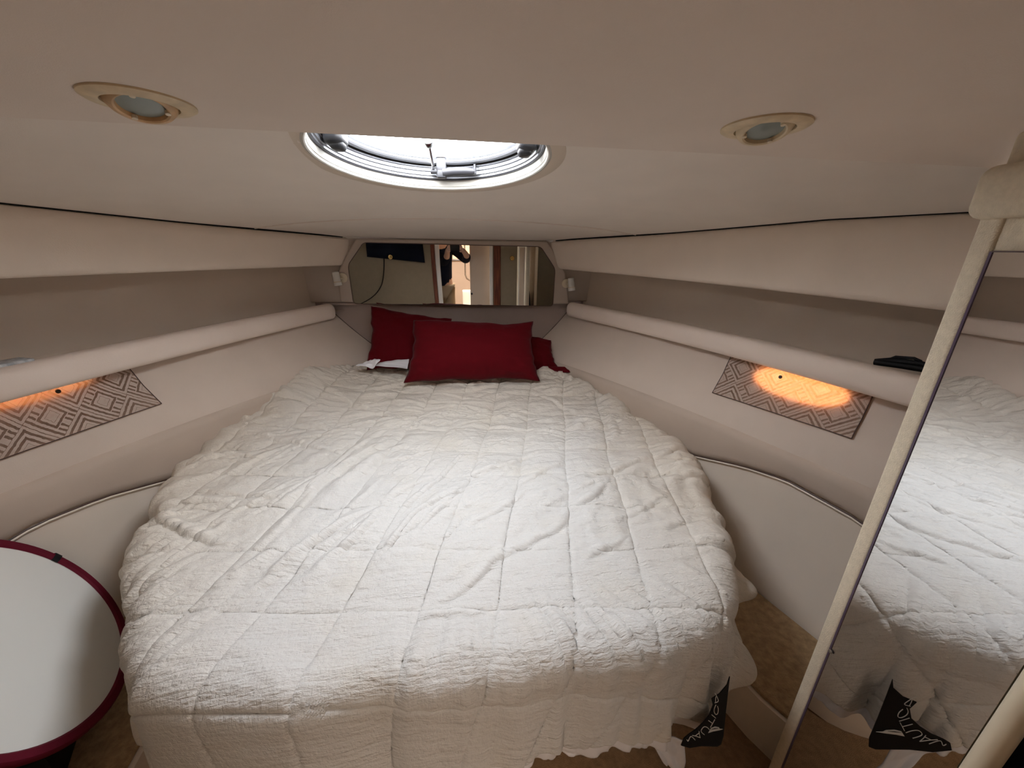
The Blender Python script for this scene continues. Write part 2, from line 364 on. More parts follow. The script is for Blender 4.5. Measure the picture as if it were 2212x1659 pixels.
# ------------------------------------------------------------------ ceilings
def ceil_z(x, y):
    w_ = np.where(x < 0, np.abs(Bx(-1, y)), np.abs(Bx(1, y))); q = np.clip(np.abs(x)/w_, 0, 1.2)
    return zc(y)-(zc(y)-zvt(0, y)-.004)*q**2.6
nx, ny = 150, 110
P = np.zeros((ny, nx, 3))
for i, y in enumerate(np.linspace(YSTEP-.02, YB+.06, ny)):
    x = np.linspace(Bx(-1, y)-.03, Bx(1, y)+.03, nx); P[i, :, 0] = x; P[i, :, 1] = y; P[i, :, 2] = ceil_z(x, y)
cx_, cy_ = P[:-1, :-1, 0]+.008, P[:-1, :-1, 1]+.008
msk = np.ones((ny, nx), bool); msk[:-1, :-1] = np.hypot(cx_-HC[0], cy_-HC[1]) > .272
oc = grid(P, 'ceiling', M['ceil_fore'], flip=True, mask=msk); tag(oc, 'sloping forward headliner around the round hatch', kind='structure')
ap = catmull([(-.875, 1.87), (-.6, 1.775), (-.1, 1.715), (.45, 1.755), (.835, 1.83)], 50)
tube('seam_piping', [(x, y, float(ceil_z(x, y))-.0008) for x, y in ap], .0026, M['ceil'], oc, 8)
# near (aft) lowered headliner: thick slab whose front edge hides the back of the hatch
nr = prism('ceiling', [(-1.55, YSTEP, ZNEAR), (1.5, YSTEP, ZNEAR), (1.5, YA-.02, ZNEAR), (-1.55, YA-.02, ZNEAR)], (0, 0, .16), M['ceil'], bevel=.012, seg=3)
tag(nr, 'lowered flat headliner carrying two round spotlights', kind='structure')

# ------------------------------------------------------------------ forward bulkhead
bk = prism('wall_front', [(-1.7, YB+.045, -.05), (1.7, YB+.045, -.05), (1.7, YB+.045, 1.9), (-1.7, YB+.045, 1.9)], (0, .06, 0), M['bulk'])
tag(bk, 'forward bulkhead behind the red pillows', kind='structure')
up = prism('upper_panel', [(-1.3, YB+.018, 1.145), (1.3, YB+.018, 1.145), (1.3, YB+.018, 1.56), (-1.3, YB+.018, 1.56)], (0, .05, 0), M['surround'], bk, bevel=.008)
hp = [atY(*q, YB+.004) for q in [(768, 515), (1182, 520), (1222, 590), (1229, 657), (736, 653), (728, 590)]]
for h in hp: h[1] = YB-.006
prism('mirror_surround', hp, (0, .04, 0), M['surround'], bk, bevel=.012, seg=4)
# horizontal shadow joint under the upper panel
ledge = box('ledge', (-.045, YB+.022, 1.139), (1.5, .045, .012), M['bulk'], bk, bevel=.004)
# bow mirror: chamfered rounded polygon
bmr = empty('bow_mirror', (-.05, YB-.01, 1.14)); tag(bmr, 'wide eight-sided mirror on the forward bulkhead above the red pillows', 'mirror')
corner = [(785, 524), (1168, 533), (1199, 581), (1194, 661), (764, 656), (752, 573)]
cps = [atY(*q, YB-.008) for q in corner]
def rounded(pts, rad, n=6):
    out = []; m_ = len(pts)
    for i in range(m_):
        p, a_, b_ = pts[i], pts[i-1], pts[(i+1) % m_]
        d1 = (a_-p)/np.linalg.norm(a_-p); d2 = (b_-p)/np.linalg.norm(b_-p)
        A, B_ = p+d1*rad, p+d2*rad
        for t in np.linspace(0, 1, n): out.append((1-t)**2*A+2*t*(1-t)*p+t*t*B_)
    return out
rp = rounded(cps, .022)
prism('mirror_glass', rp, (0, .004, 0), M['mirror'], bmr)
cc = np.mean(rp, axis=0); tube('dark_rim', [p+(p-cc)/np.linalg.norm(p-cc)*.001+np.array([0, .001, 0]) for p in rp]+[rp[0], rp[1]], .0022, M['mirroredge'], bmr, 8)

# seam lines on the side liner running down to the bulkhead corner
# reading lights
for s, (px, py) in ((-1, (741, 600)), (1, (1222, 612))):
    base = atY(px, py, YB+.0); base[1] = YB-.004
    r = empty('reading_light', base); tag(r, 'small white reading lamp on the bulkhead %s of the bow mirror' % ('left' if s < 0 else 'right'), 'lamp', 'reading lamps beside the bow mirror')
    lathe('wall_plate', [(.0, -.012), (.018, -.012), (.026, -.008), (.027, .004), (.0, .006)], base, (0, 1, 0), M['cream'], r, 32, up=(0, 0, 1))
    j = base+np.array([s*.005, -.03, .0]); tube('swivel_arm', [base+[0, -.008, 0], j, j+[s*.012, -.008, .0]], .006, M['cream'], r, 12)
    c = j+np.array([s*.016, -.012, 0])
    lathe('lamp_head', [(.0, .036), (.014, .035), (.018, .031), (.019, -.018), (.0205, -.021), (.0205, -.038), (.016, -.039), (.012, -.030), (0, -.030)], c, (s*.0-.12, .1, 1), M['white'], r, 32)
    lathe('band', [(.0195, -.018), (.0208, -.0185), (.0208, -.021), (.0195, -.0215)], c, (-.12, .1, 1), M['aged'], r, 32)

# ------------------------------------------------------------------ floor, carpets, bed base
fl = prism('floor', [(-1.9, -3.2, FLOOR), (1.9, -3.2, FLOOR), (1.9, 2.4, FLOOR), (-1.9, 2.4, FLOOR)], (0, 0, -.06), M['floorcarpet']); tag(fl, 'dark tan carpeted cabin floor', kind='structure')
for s in (-1, 1):
    yy = np.linspace(.20, 2.2, 30); inner = []
    for y in yy: inner.append((np.interp(y, [.2, .54, .65, 1., 1.6, 2.2], [.83, .79, .737, .70, .66, .55]) if s > 0 else -np.interp(y, [.2, .54, .65, 1., 1.6, 2.2], [.85, .84, .85, .88, .88, .62]), y))
    outer = [(Cx(s, y)-s*.04, y) for y in yy]
    poly = [(x, y, FLOOR) for x, y in inner]+[(x, y, FLOOR) for x, y in outer[::-1]]
    st_ = prism('side_step', poly, (0, 0, .164), M['gel']); tag(st_, 'low beige moulded step with tan carpet between the bed and the %s hull side' % ('left', 'right')[s > 0], 'step')
    poly = [(x+s*.012, y, .265) for x, y in inner]+[(x, y, .265) for x, y in outer[::-1]]
    prism('carpet', poly, (0, 0, .012), M['carpet'], st_, bevel=.004)

# bed outline in plan, as polar radius about BC
BC = np.array([-.10, 1.30])
out = [(-.62, .53), (-.705, .62), (-.79, .75), (-.885, .88), (-.94, 1.05), (-1.01, 1.24), (-1.03, 1.42), (-1.01, 1.6), (-.95, 1.78), (-.86, 1.96), (-.76, 2.10), (-.6, 2.2), (-.3, 2.25), (.1, 2.25), (.38, 2.2), (.52, 2.06),
       (.62, 1.90), (.72, 1.72), (.79, 1.55), (.83, 1.38), (.835, 1.22), (.79, 1.08), (.755, .98), (.725, .88), (.67, .78), (.62, .69), (.57, .60), (.50, .535), (.40, .505), (.1, .495), (-.2, .49), (-.5, .495)]
out = np.array(out); th = np.unwrap(np.arctan2(out[:, 1]-BC[1], out[:, 0]-BC[0])); ra = np.hypot(out[:, 1]-BC[1], out[:, 0]-BC[0])
o_ = np.argsort(th % (2*PI)); tt = (th % (2*PI))[o_]; rr = ra[o_]
tt = np.concatenate([tt-2*PI, tt, tt+2*PI]); rr = np.tile(rr, 3)
def Rb(t):
    t = np.asarray(t) % (2*PI); w_ = 0; acc = 0
    for d, k in ((-.03, 1), (-.015, 2), (0, 3), (.015, 2), (.03, 1)): acc = acc+k*np.interp(t+d, tt, rr); w_ += k
    return acc/w_
def top_z(x, y):
    return .715+.075*smooth01(y, 1.5, 2.15)+.075*np.exp(-((x+.86)**2/.2**2+(y-1.95)**2/.28**2))
# bed base and mattress follow the same outline, inset
bed = empty('island_bed', (BC[0], BC[1], FLOOR)); tag(bed, 'island berth bed under the white quilt, on a beige moulded base', 'bed')
def slab(name, ins, z0, z1, mat, parent, bev=.02):
    t = np.linspace(0, 2*PI, 120, endpoint=False); prof = [(ins+bev, z0), (ins, z0+bev), (ins, z1-bev), (ins+bev*.3, z1-bev*.3), (ins+bev, z1)]
    P = np.array([[(BC[0]+(Rb(a_)-i_)*math.cos(a_), BC[1]+(Rb(a_)-i_)*math.sin(a_), z) for a_ in t] for i_, z in prof])
    P = np.concatenate([P, np.array([[(BC[0], BC[1], z1)]*120])]); return grid(P, name, mat, parent, closed_v=True, auto=50)
slab('bed_base', .20, FLOOR, .42, M['gel'], bed)
slab('mattress', .085, .42, .665, M['white'], bed, .05)
bf = BC[1]-float(Rb(-PI/2))+.20
lathe('round_vent', [(0, .004), (.05, .004), (.055, .002), (.06, 0)], (.22, .70, .22), (0, -1, 0), M['floorcarpet'], bed, 32, up=(0, 0, 1))

# ------------------------------------------------------------------ the quilt
NT, NS = 1100, 520
Q = .062
T = np.linspace(0, 2*PI, NT, endpoint=False)
def hang(t):     # free hang below the rounded edge, by direction
    x = BC[0]+Rb(t)*np.cos(t); y = BC[1]+Rb(t)*np.sin(t)
    h = np.full_like(t, .035)
    foot = smooth01(y, 1.0, .62)
    hf = np.interp(x, [-.9, -.6, -.36, -.30, 0., .25, .38, .5, .8], [.22, .27, .30, .20, .185, .18, .20, .215, .17])
    h = h+(hf-.035)*foot+.02*foot*pnoise(t*9, t*0, 3)+.06*smooth01(y, 1.5, 1.0)*(1-foot)*(x > 0)
    h = h+.015*pnoise(t*12, t*0+5, 4)
    h = h-.07*np.exp(-((t-5.33)/.035)**2)*0
    return np.clip(h, .012, 1)
def creases(x, y, seed, ang, fx, fy, warp=.35, wf=5.):
    ca, sa = math.cos(ang), math.sin(ang); u = x*ca+y*sa; v = -x*sa+y*ca
    wx = warp*pnoise(x*wf, y*wf, seed+3)
    n = pnoise(u*fx+wx, v*fy+wx*1.7, seed); return 1-np.abs(n)*2.4
FOLDS = [((440, 830), (620, 700), (800, 590), (850, 560)), ((560, 800), (740, 660), (860, 585)), ((380, 760), (530, 620), (640, 500), (720, 440)),
         ((850, 725), (960, 660), (1100, 560), (1200, 450), (1360, 400), (1500, 350)), ((600, 560), (680, 440), (800, 340), (900, 290)), ((1030, 915), (1180, 850), (1300, 740), (1500, 640), (1560, 560)),
         ((1090, 690), (1150, 610), (1190, 585)), ((1540, 460), (1720, 430), (1880, 375)), ((1600, 750), (1780, 660)), ((1850, 400), (1980, 345)), ((2000, 695), (2130, 680)), ((1930, 470), (2040, 440)),
         ((0, 650), (70, 612), (130, 640), (240, 680), (330, 690)), ((40, 590), (120, 550), (320, 540)), ((170, 510), (400, 520), (560, 540)), ((330, 320), (420, 310), (560, 330), (760, 380)), ((380, 230), (560, 260), (700, 290)),
         ((480, 170), (640, 180), (820, 220), (960, 250)), ((600, 90), (760, 130), (900, 140), (1000, 160)), ((1080, 280), (1300, 270), (1560, 300), (1720, 270)), ((1230, 190), (1420, 170), (1600, 230), (1820, 240)),
         ((1450, 110), (1600, 150), (1760, 210)), ((1500, 200), (1640, 190)), ((1570, 560), (1650, 520), (1700, 470)), ((1000, 952), (1200, 942), (1290, 922)), ((1950, 545), (2110, 560)), ((900, 540), (1000, 480), (1110, 440)),
         ((240, 290), (330, 260), (420, 280)), ((640, 640), (820, 520), (880, 450)), ((470, 800), (700, 690)), ((820, 420), (1000, 380), (1180, 330)), ((1320, 520), (1480, 430), (1620, 400)), ((1180, 640), (1320, 560), (1420, 500)),
         ((180, 420), (300, 380), (480, 400)), ((1700, 620), (1830, 560), (1900, 520)), ((1880, 640), (1990, 600), (2090, 610)), ((900, 200), (1100, 210), (1250, 240)), ((1000, 160), (1200, 170), (1420, 130))]
BIG = {7: 1.8, 12: 2.2, 13: 1.5, 9: 1.6, 10: 1.8, 0: 1.3, 5: 1.2, 15: 1.3}
def RIDGE(ex, ey):
    out_ = np.zeros_like(ex)
    for k, pl in enumerate(FOLDS):
        pts = [atZ(302+x*.5958, 756+y*.5958, .73) for x, y in pl]; pts = [(p[0], p[1]) for p in pts]
        c_ = catmull(pts, 5*len(pts)) if len(pts) > 2 else np.array(pts)
        lo, hi = c_.min(0)-.06, c_.max(0)+.06; mk_ = (ex > lo[0]) & (ex < hi[0]) & (ey > lo[1]) & (ey < hi[1])
        if not mk_.any(): continue
        X = ex[mk_]; Y = ey[mk_]; best = np.full(X.shape, 9.); sd = np.zeros(X.shape); L = np.concatenate([[0], np.cumsum(np.hypot(*np.diff(c_, axis=0).T))]); al = np.zeros(X.shape)
        wob = .006*pnoise(X*14, Y*14, 120+k)
        for i_ in range(len(c_)-1):
            a0, b0 = c_[i_], c_[i_+1]; v_ = b0-a0; l2 = v_@v_+1e-12; t_ = np.clip(((X-a0[0])*v_[0]+(Y-a0[1])*v_[1])/l2, 0, 1)
            dx_, dy_ = X-a0[0]-t_*v_[0], Y-a0[1]-t_*v_[1]; D = np.hypot(dx_, dy_); up_ = D < best
            best = np.where(up_, D, best); sd = np.where(up_, np.sign(dx_*v_[1]-dy_*v_[0]), sd); al = np.where(up_, (L[i_]+t_*np.sqrt(l2))/L[-1], al)
        q_ = sd*best+wob; A_m = .0058*BIG.get(k, 1.)*np.clip(4*al*(1-al)+.08, 0, 1)**.7; W1, W2 = (.006, .017)
        prof = np.where(q_ > 0, np.exp(-(q_/W1)**2), np.exp(-(q_/W2)**2))-.35*np.exp(-((q_-.016)/.009)**2)
        out_[mk_] += A_m*prof*(1-smooth01(best, .03, .055))
    return out_
def cloth(t2, a_, satin=False):
    """t2: angle array, a_: arc length past the flat part (negative = on top) -> xyz, cloth uv"""
    R = Rb(t2); ct, sn = np.cos(t2), np.sin(t2)
    u = a_; lim = PI/2*Q
    po = np.where(u < 0, u, np.where(u < lim, Q*np.sin(np.clip(u, 0, lim)/Q), Q)); dz = np.where(u < 0, 0, np.where(u < lim, -Q*(1-np.cos(np.clip(u, 0, lim)/Q)), -Q-(u-lim)))
    drop = np.clip(u-lim, 0, None)
    rad = np.maximum(R-Q+po, 0); x = BC[0]+rad*ct; y = BC[1]+rad*sn
    ex, ey = BC[0]+(R-Q+u)*ct, BC[1]+(R-Q+u)*sn          # unrolled cloth coordinates
    z = top_z(x, y)+dz
    # folds in the hang
    foot = smooth01(BC[1]+R*sn, 1.0, .6)
    arc = t2*R
    wav = pnoise(arc*5.5, arc*0, 7)+.5*pnoise(arc*13, drop*3, 8)
    rightside = smooth01(x, .3, .6)
    rad2 = drop*(.05+wav*(.08+.30*rightside+.10*smooth01(x, -.45, -.75)))+.008*wav*smooth01(u, -.05, .05)
    # two corners pulled outward on the right foot side
    def tongue(px, py, z, wt, dr, wd):
        p = atZ(px, py, z); t_ = math.atan2(p[1]-BC[1], p[0]-BC[0]) % (2*PI); need = math.hypot(p[1]-BC[1], p[0]-BC[0])-float(Rb(t_))
        return need*np.exp(-((t2-t_)/wt)**2)*np.exp(-((drop-dr)/wd)**2)
    tg = tongue(1629, 1276, .60, .045, .058, .035)+tongue(1626, 1448, .47, .055, .19, .075)
    rad2 = rad2*(1-np.clip(tg/.05, 0, 1))+tg
    # displacement along normal
    on = 1-smooth01(u, -.03, lim)                            # 1 on top
    d = .010*pnoise(ex*2.4, ey*2.4, 1)+.006*pnoise(ex*6, ey*6, 2)
    gx = (ex-.010-.25*(ey-.6)+.010*pnoise(ex*2, ey*3, 40))/.168; gy = (ey-.613+.114*ex+.012*pnoise(ex*3, ey*2, 41))/.172
    sx = np.abs((gx+.5) % 1-.5)*.168; sy = np.abs((gy+.5) % 1-.5)*.172
    seam = np.maximum(np.exp(-(sx/.0045)**2), np.exp(-(sy/.0045)**2))
    puff = (1-np.exp(-(sx/.022)))*(1-np.exp(-(sy/.022)))
    d = d+.009*puff*(.35+.65*smooth01(ey, .55, 1.1))-.0035*seam
    # wrinkles: across near the head, diagonal on the left-centre, fine everywhere
    def fold(seed, ang, fx, fy, wid=.10, warp=.5, wf=3., mf=4.):
        ca, sa = math.cos(ang), math.sin(ang); p = ex*ca+ey*sa; q = -ex*sa+ey*ca
        wx = warp*pnoise(ex*wf, ey*wf, seed+3); n = pnoise(p*fx+wx, q*fy+wx*1.3, seed)
        m = smooth01(pnoise(p*mf*.6, q*mf*1.4, seed+7), -.05, .45)
        return m*np.exp(-(n/wid)**2)+.55*n
    head = smooth01(ey, 1.05, 1.65)
    d = d+head*(.0115*fold(11, .10, 2.6, 13, .16)+.0085*fold(15, -.22, 4, 24, .2)+.0060*fold(17, .35, 6, 34, .25))
    dia = smooth01(ex, .35, -.30)*smooth01(ey, .60, .85)*smooth01(ey, 1.75, 1.35)
    d = d+dia*(.0100*fold(21, .95, 1.6, 12, .15)+.0068*fold(25, 1.02, 2.2, 19, .16)+.0025*fold(27, .85, 4, 34, .2))
    d = d+RIDGE(ex, ey)
    rgt = smooth01(ex, .05, .45)*smooth01(ey, .60, .8)*smooth01(ey, 1.8, 1.4)
    d = d+rgt*(.0095*fold(31, .30, 2.4, 11, .18)+.0075*fold(33, .9, 6, 9, .2)+.004*fold(34, .1, 8, 18, .25))
    d = d+smooth01(ey, .55, .8)*(.0018*pnoise(ex*22, ey*22, 35)+.0016*pnoise(ex*45, ey*38, 36)+.0022*pnoise(ex*9, ey*14, 37))
    # gathered bulges on the right and left edges
    edge = smooth01(u, -.16, .03)*(1-foot*.4)
    d = d+edge*(.016*pnoise(arc*9, ex*0+3, 50)+.012*np.clip(1-np.abs(pnoise(arc*16, u*4, 51))*2.5, 0, 1))
    d = d*(1-.72*smooth01(u, lim*.6, lim+.03)*foot)
    d = d-.0035*seam*smooth01(u, lim*.6, lim+.03)*foot
    d = d*smooth01(-a_-R+Q, -.001, -.10)*1.0+d*0                        # calm at the centre point
    nz = np.cos(np.clip(u, 0, lim)/Q); nr_ = np.sin(np.clip(u, 0, lim)/Q)
    x = x+(rad2+d*nr_)*ct; y = y+(rad2+d*nr_)*sn; z = z+d*nz
    return np.stack([x, y, z], -1), np.stack([ex, ey], -1), seam
HG = hang(T)
tot = Rb(T)-Q
lam = np.linspace(0, 1, NS)
A = np.empty((NS, NT))
for i, l_ in enumerate(lam):
    A[i] = -tot+(tot+PI/2*Q+HG)*l_
A[0] = -tot*.9995
Pq, UVq, SM = cloth(np.tile(T, (NS, 1)), A)
quilt = empty('quilt', (BC[0], BC[1], .72)); tag(quilt, 'rumpled white stitched quilt with satin edging covering the whole bed', 'quilt')
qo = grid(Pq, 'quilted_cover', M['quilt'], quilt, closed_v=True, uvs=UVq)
md = qo.modifiers.new('thick', 'SOLIDIFY'); md.thickness = .007; md.offset = -1
# satin border: continues past the quilt's hem, ruffled
SN = 14; border = np.clip(.030+.012*pnoise(T*8, T*0, 60)+.012*smooth01(BC[1]+Rb(T)*np.sin(T), 1.0, .6), .012, .08)
AB = np.array([PI/2*Q+HG-.004+border*k/(SN-1) for k in range(SN)])
Ps, UVs, _ = cloth(np.tile(T, (SN, 1)), AB)
ruf = (.004*pnoise(T*32, T*0, 61)+.002*pnoise(T*80, T*0, 62))
for k in range(SN):
    f = k/(SN-1); rr_ = (-.004+f*1.0*ruf+.006*f*pnoise(T*14, T*0, 63))
    gf = np.exp(-((T-3.10)/.10)**2)+np.exp(-((T-6.19)/.10)**2); rr_ = rr_+.045*gf*f; Ps[k, :, 2] += .06*gf*f
    Ps[k, :, 0] += rr_*np.cos(T); Ps[k, :, 1] += rr_*np.sin(T)
so = grid(Ps, 'satin_border', M['satin'], quilt, closed_v=True, uvs=UVs); so['label'] = 'shiny white satin border'
md = so.modifiers.new('thick', 'SOLIDIFY'); md.thickness = .002; md.offset = 0
# two lifted satin corners at the head and the pulled spike at the right foot side
def patch(name, corners, mat, parent, amp=.01, n=24, seed=0):
    c = [np.array(q) for q in corners]; P = np.zeros((n, n, 3)); nn = np.cross(c[1]-c[0], c[3]-c[0]); nn /= np.linalg.norm(nn)
    for i, u in enumerate(np.linspace(0, 1, n)):
        for j, v in enumerate(np.linspace(0, 1, n)):
            p = (1-u)*(1-v)*c[0]+u*(1-v)*c[1]+u*v*c[2]+(1-u)*v*c[3]
            P[i, j] = p+nn*amp*float(pnoise(u*3+seed, v*3, seed)+.6*math.sin(PI*u))
    o = grid(P, name, mat, parent, uvs=P[:, :, :2]); md_ = o.modifiers.new('thick', 'SOLIDIFY'); md_.thickness = .003; md_.offset = 0; return o
patch('satin_fold', [atY(800, 790, 2.02), atY(880, 798, 1.97), atY(884, 776, 2.02), atY(822, 783, 2.05)], M['satin'], quilt, .006, seed=2)
patch('satin_fold', [atY(768, 790, 2.0), atY(806, 796, 1.98), atY(822, 777, 2.02), atY(800, 778, 2.03)], M['satin'], quilt, .008, seed=3)

# ------------------------------------------------------------------ pillows
def pillow(name, c, thick, label, mat=M['red'], seed=0, back=(0, 1, .35), n=48, droop=0):
    c = [np.array(q, float) for q in c]; cen = sum(c)/4; nn = np.cross(c[1]-c[0], c[3]-c[0]); nn /= np.linalg.norm(nn)
    if nn[1] > 0: nn = -nn
    V = []; F = []; idx = {}
    def pos(u, v, side):
        # pinch edges between corners
        eu = (1-(u*u))*.045; ev = (1-(v*v))*.045
        uu = u*(1-ev*abs(v)**0*0-(1-v*v)*.055); vv = v*(1-(1-u*u)*.08)
        p = ((1-uu)*(1-vv)*c[0]+(1+uu)*(1-vv)*c[1]+(1+uu)*(1+vv)*c[2]+(1-uu)*(1+vv)*c[3])/4
        q = max(0, 1-abs(u)**2.6)*max(0, 1-abs(v)**2.1)
        h = thick*q**.58
        edge = (1-q)*.5
        wr = .010*edge*float(pnoise(u*7, v*7, seed))+.007*q*float(pnoise(u*2.5, v*2.5, seed+1))
        # radiating puckers from lower edge
        wr += .011*math.exp(-((v+.75)/.35)**2)*float(pnoise(u*9, v*1.2, seed+2))*(q > 0)
        sl = .008*(1-q)*float(pnoise(u*2.6, v*2.6, seed+4)); ed = (c[1]-c[0])/np.linalg.norm(c[1]-c[0]); ev_ = (c[3]-c[0])/np.linalg.norm(c[3]-c[0])
        return p+nn*(side*h+wr)+ev_*sl*1.2+ed*.008*(1-q)*float(pnoise(u*2.2, v*3.5, seed+5))
    for side in (1, -1):
        for i in range(n+1):
            for j in range(n+1):
                u, v = -1+2*i/n, -1+2*j/n; bd = i in (0, n) or j in (0, n)
                if side < 0 and bd: idx[(side, i, j)] = idx[(1, i, j)]; continue
                idx[(side, i, j)] = len(V); V.append(pos(u, v, side))
        for i in range(n):
            for j in range(n):
                q = (idx[(side, i, j)], idx[(side, i+1, j)], idx[(side, i+1, j+1)], idx[(side, i, j+1)]); F.append(q if side > 0 else q[::-1])
    o = mesh_obj(name, V, F, mat); tag(o, label, 'pillow', 'red pillows at the head of the bed'); return o
P1 = pillow('pillow', [atY(873, 826, 1.86), atY(1166, 822, 1.86), atY(1150, 696, 1.99), atY(893, 690, 1.99)], .095, 'front red pillow lying on the quilt, overlapping the two others', seed=70)
P2 = pillow('pillow', [atY(792, 800, 2.06), atY(985, 800, 2.06), atY(975, 688, 2.20), atY(801, 660, 2.22)], .06, 'darker red pillow leaning at the left, with a pointed upper corner', seed=74)
P3 = pillow('pillow', [atY(1010, 795, 2.08), atY(1206, 800, 2.08), atY(1190, 735, 2.16), atY(1050, 700, 2.22)], .06, 'red pillow mostly hidden behind the front one, peeping out on its right', seed=78)
rs = patch('red_cloth', [atY(1150, 806, 2.03), atY(1240, 804, 1.99), atY(1236, 794, 2.03), atY(1160, 790, 2.08)], M['red'], None, .004, seed=5)
tag(rs, 'flat end of red cloth sticking out beside the quilt, right of the pillows', 'cloth')

# ------------------------------------------------------------------ black label with white stitched lettering, hanging from the quilt's right foot corner
lab = empty('quilt_label', tuple(atY(1530, 1540, .50))); 
LP0 = np.array(atY(1530, 1540, .47)); LN = np.array([.25, -1, .12]); LN = LN/np.linalg.norm(LN)
tag(lab, 'black sewn label with white lettering hanging from the lower right corner of the quilt', 'label')
def onlab(px, py, off=0.): return atP(px, py, LP0-LN*0+LN*off, LN)
lo = [(1577, 1462), (1571, 1480), (1555, 1499), (1538, 1510), (1541, 1524), (1533, 1545), (1519, 1562), (1503, 1577), (1487, 1588), (1478, 1596), (1472, 1611), (1490, 1616), (1515, 1612), (1550, 1613), (1558, 1608), (1563, 1590), (1568, 1540), (1573, 1495)]
prism('label_cloth', [onlab(*q) for q in lo], -LN*.002, M['black'], lab)
K_ = 1475, 1490, 100/1229.
def cr(pts): return [(K_[0]+x*K_[2], K_[1]+y*K_[2]) for x, y in pts]
strokes = [[(850, 90), (900, 170), (940, 300), (850, 350)], [(880, 180), (872, 240), (868, 335)], [(880, 400), (835, 500), (832, 590), (875, 655), (925, 630), (942, 520), (920, 435)],
           [(768, 662), (872, 752)], [(850, 790), (790, 895), (732, 1000)], [(683, 818), (790, 895)], [(700, 1052), (640, 995), (560, 985), (490, 1070), (500, 1130), (572, 1192)],
           [(250, 1212), (330, 1225), (460, 1272)], [(330, 1225), (432, 1150)], [(432, 1105), (438, 1180), (460, 1272)], [(325, 1330), (215, 1240), (140, 1360), (110, 1325)]]
mk = M['white']
for k, s_ in enumerate(strokes):
    pts = [onlab(*q, .0015) for q in cr(s_)]
    if len(pts) > 3: pts = list(catmull(pts, 20))
    tube('letter_stroke', pts, .00075, mk, lab, 6)
prism('sail_emblem', [onlab(*q, .0012) for q in cr([(680, 1150), (760, 1020), (860, 982), (960, 1000), (985, 1040), (1070, 1050), (960, 1080), (800, 1110)])], -LN*.0008, mk, lab)
prism('sail_gap', [onlab(*q, .0020) for q in cr([(760, 1056), (850, 1030), (940, 1030), (850, 1045)])], -LN*.0006, M['black'], lab)
# white backing corner of the quilt behind the label, and the hanging corner right of it
patch('satin_corner', [atY(1395, 1590, .49), atY(1480, 1600, .49), atY(1478, 1680, .49), atY(1440, 1655, .49)], M['satin'], quilt, .008, seed=10)

# ------------------------------------------------------------------ hatch (all round rings follow the headliner's slope)
HZ = float(ceil_z(np.array(HC[0]), HC[1])); HN = np.array([0, .115, 1.]); HN /= np.linalg.norm(HN)
hatch = empty('deck_hatch', (HC[0], HC[1], HZ)); tag(hatch, 'round deck hatch letting in bright daylight, with dark latches and a metal stay', 'hatch')
hc = np.array([HC[0], HC[1], HZ])
def hring(name, prof, mat, seg=96): return lathe(name, [(r_*(.975 if r_ < .28 else 1), h_*.62) for r_, h_ in prof], hc, HN, mat, hatch, seg, up=(0, 1, 0), auto=35)
hring('ceiling_flange', [(.297, .004), (.296, -.003), (.290, -.006), (.279, -.007), (.272, -.004)], M['flange'])
hring('trim_ring', [(.272, -.004), (.2695, -.006), (.266, -.007), (.263, -.004), (.262, .004), (.2605, .006), (.259, .03), (.257, .032)], M['hatchwhite'])
hring('seal_ring', [(.259, .030), (.255, .031), (.254, .035), (.257, .037)], M['grey'])
hring('frame_ring', [(.257, .034), (.252, .036), (.252, .044), (.248, .046), (.249, .060), (.245, .062), (.246, .074), (.242, .076), (.243, .088)], M['alu'])
hring('lid_gasket', [(.243, .082), (.238, .082), (.236, .088), (.24, .092)], M['gap_black'])
hring('lid_frame', [(.240, .086), (.232, .084), (.226, .087), (.224, .094), (.226, .102), (.243, .110)], M['alu'])
hring('lid_outer', [(.262, .034), (.262, .112), (.225, .113)], M['alu'])
hring('hatch_pane', [(.0, .103), (.12, .103), (.227, .103)], M['acrylic'])
A_, B_, N_ = frame_from(HN, (0, 1, 0))
A_ = np.array([1., 0, 0]); B_ = np.cross(N_, A_)
def hp_(a_, r, h): return hc+A_*r*math.cos(a_)+B_*r*math.sin(a_)+N_*h*.72
def hrot(a_): return Matrix(((A_[0]*math.cos(a_)+B_[0]*math.sin(a_), -A_[0]*math.sin(a_)+B_[0]*math.cos(a_), N_[0]), (A_[1]*math.cos(a_)+B_[1]*math.sin(a_), -A_[1]*math.sin(a_)+B_[1]*math.cos(a_), N_[1]), (A_[2]*math.cos(a_)+B_[2]*math.sin(a_), -A_[2]*math.sin(a_)+B_[2]*math.cos(a_), N_[2])))
for a_ in (math.radians(180-8), math.radians(4)):      # side latches
    bm = bmesh.new(); box_bm(bm, hp_(a_, .216, .066), (.044, .054, .052), hrot(a_), .013, 3); box_bm(bm, hp_(a_, .212, .040), (.032, .036, .030), hrot(a_), .010, 3)
    la = bm_obj('latch', bm, M['dgrey'], hatch)
    bm = bmesh.new(); box_bm(bm, hp_(a_, .240, .052), (.030, .010, .012), hrot(a_), .003, 2); bm_obj('latch_pin', bm, M['dgrey'], la)
a_ = math.radians(90-3)
bm = bmesh.new(); box_bm(bm, hp_(a_, .228, .060), (.022, .028, .050), hrot(a_), .005, 2); box_bm(bm, hp_(a_, .222, .036), (.020, .024, .02), hrot(a_), .004, 2)
hd = bm_obj('handle_block', bm, M['grey'], hatch)
hp0 = hp_(a_, .222, .040)
lev = [hp0+A_*x+N_*z+B_*y for x, y, z in ((.004, -.006, 0), (.03, -.010, .003), (.06, -.014, .004), (.085, -.018, .003), (.092, -.019, .003))]
tube('lever', lev, [.010, .0105, .0105, .009, .006], M['grey'], hd, 14)
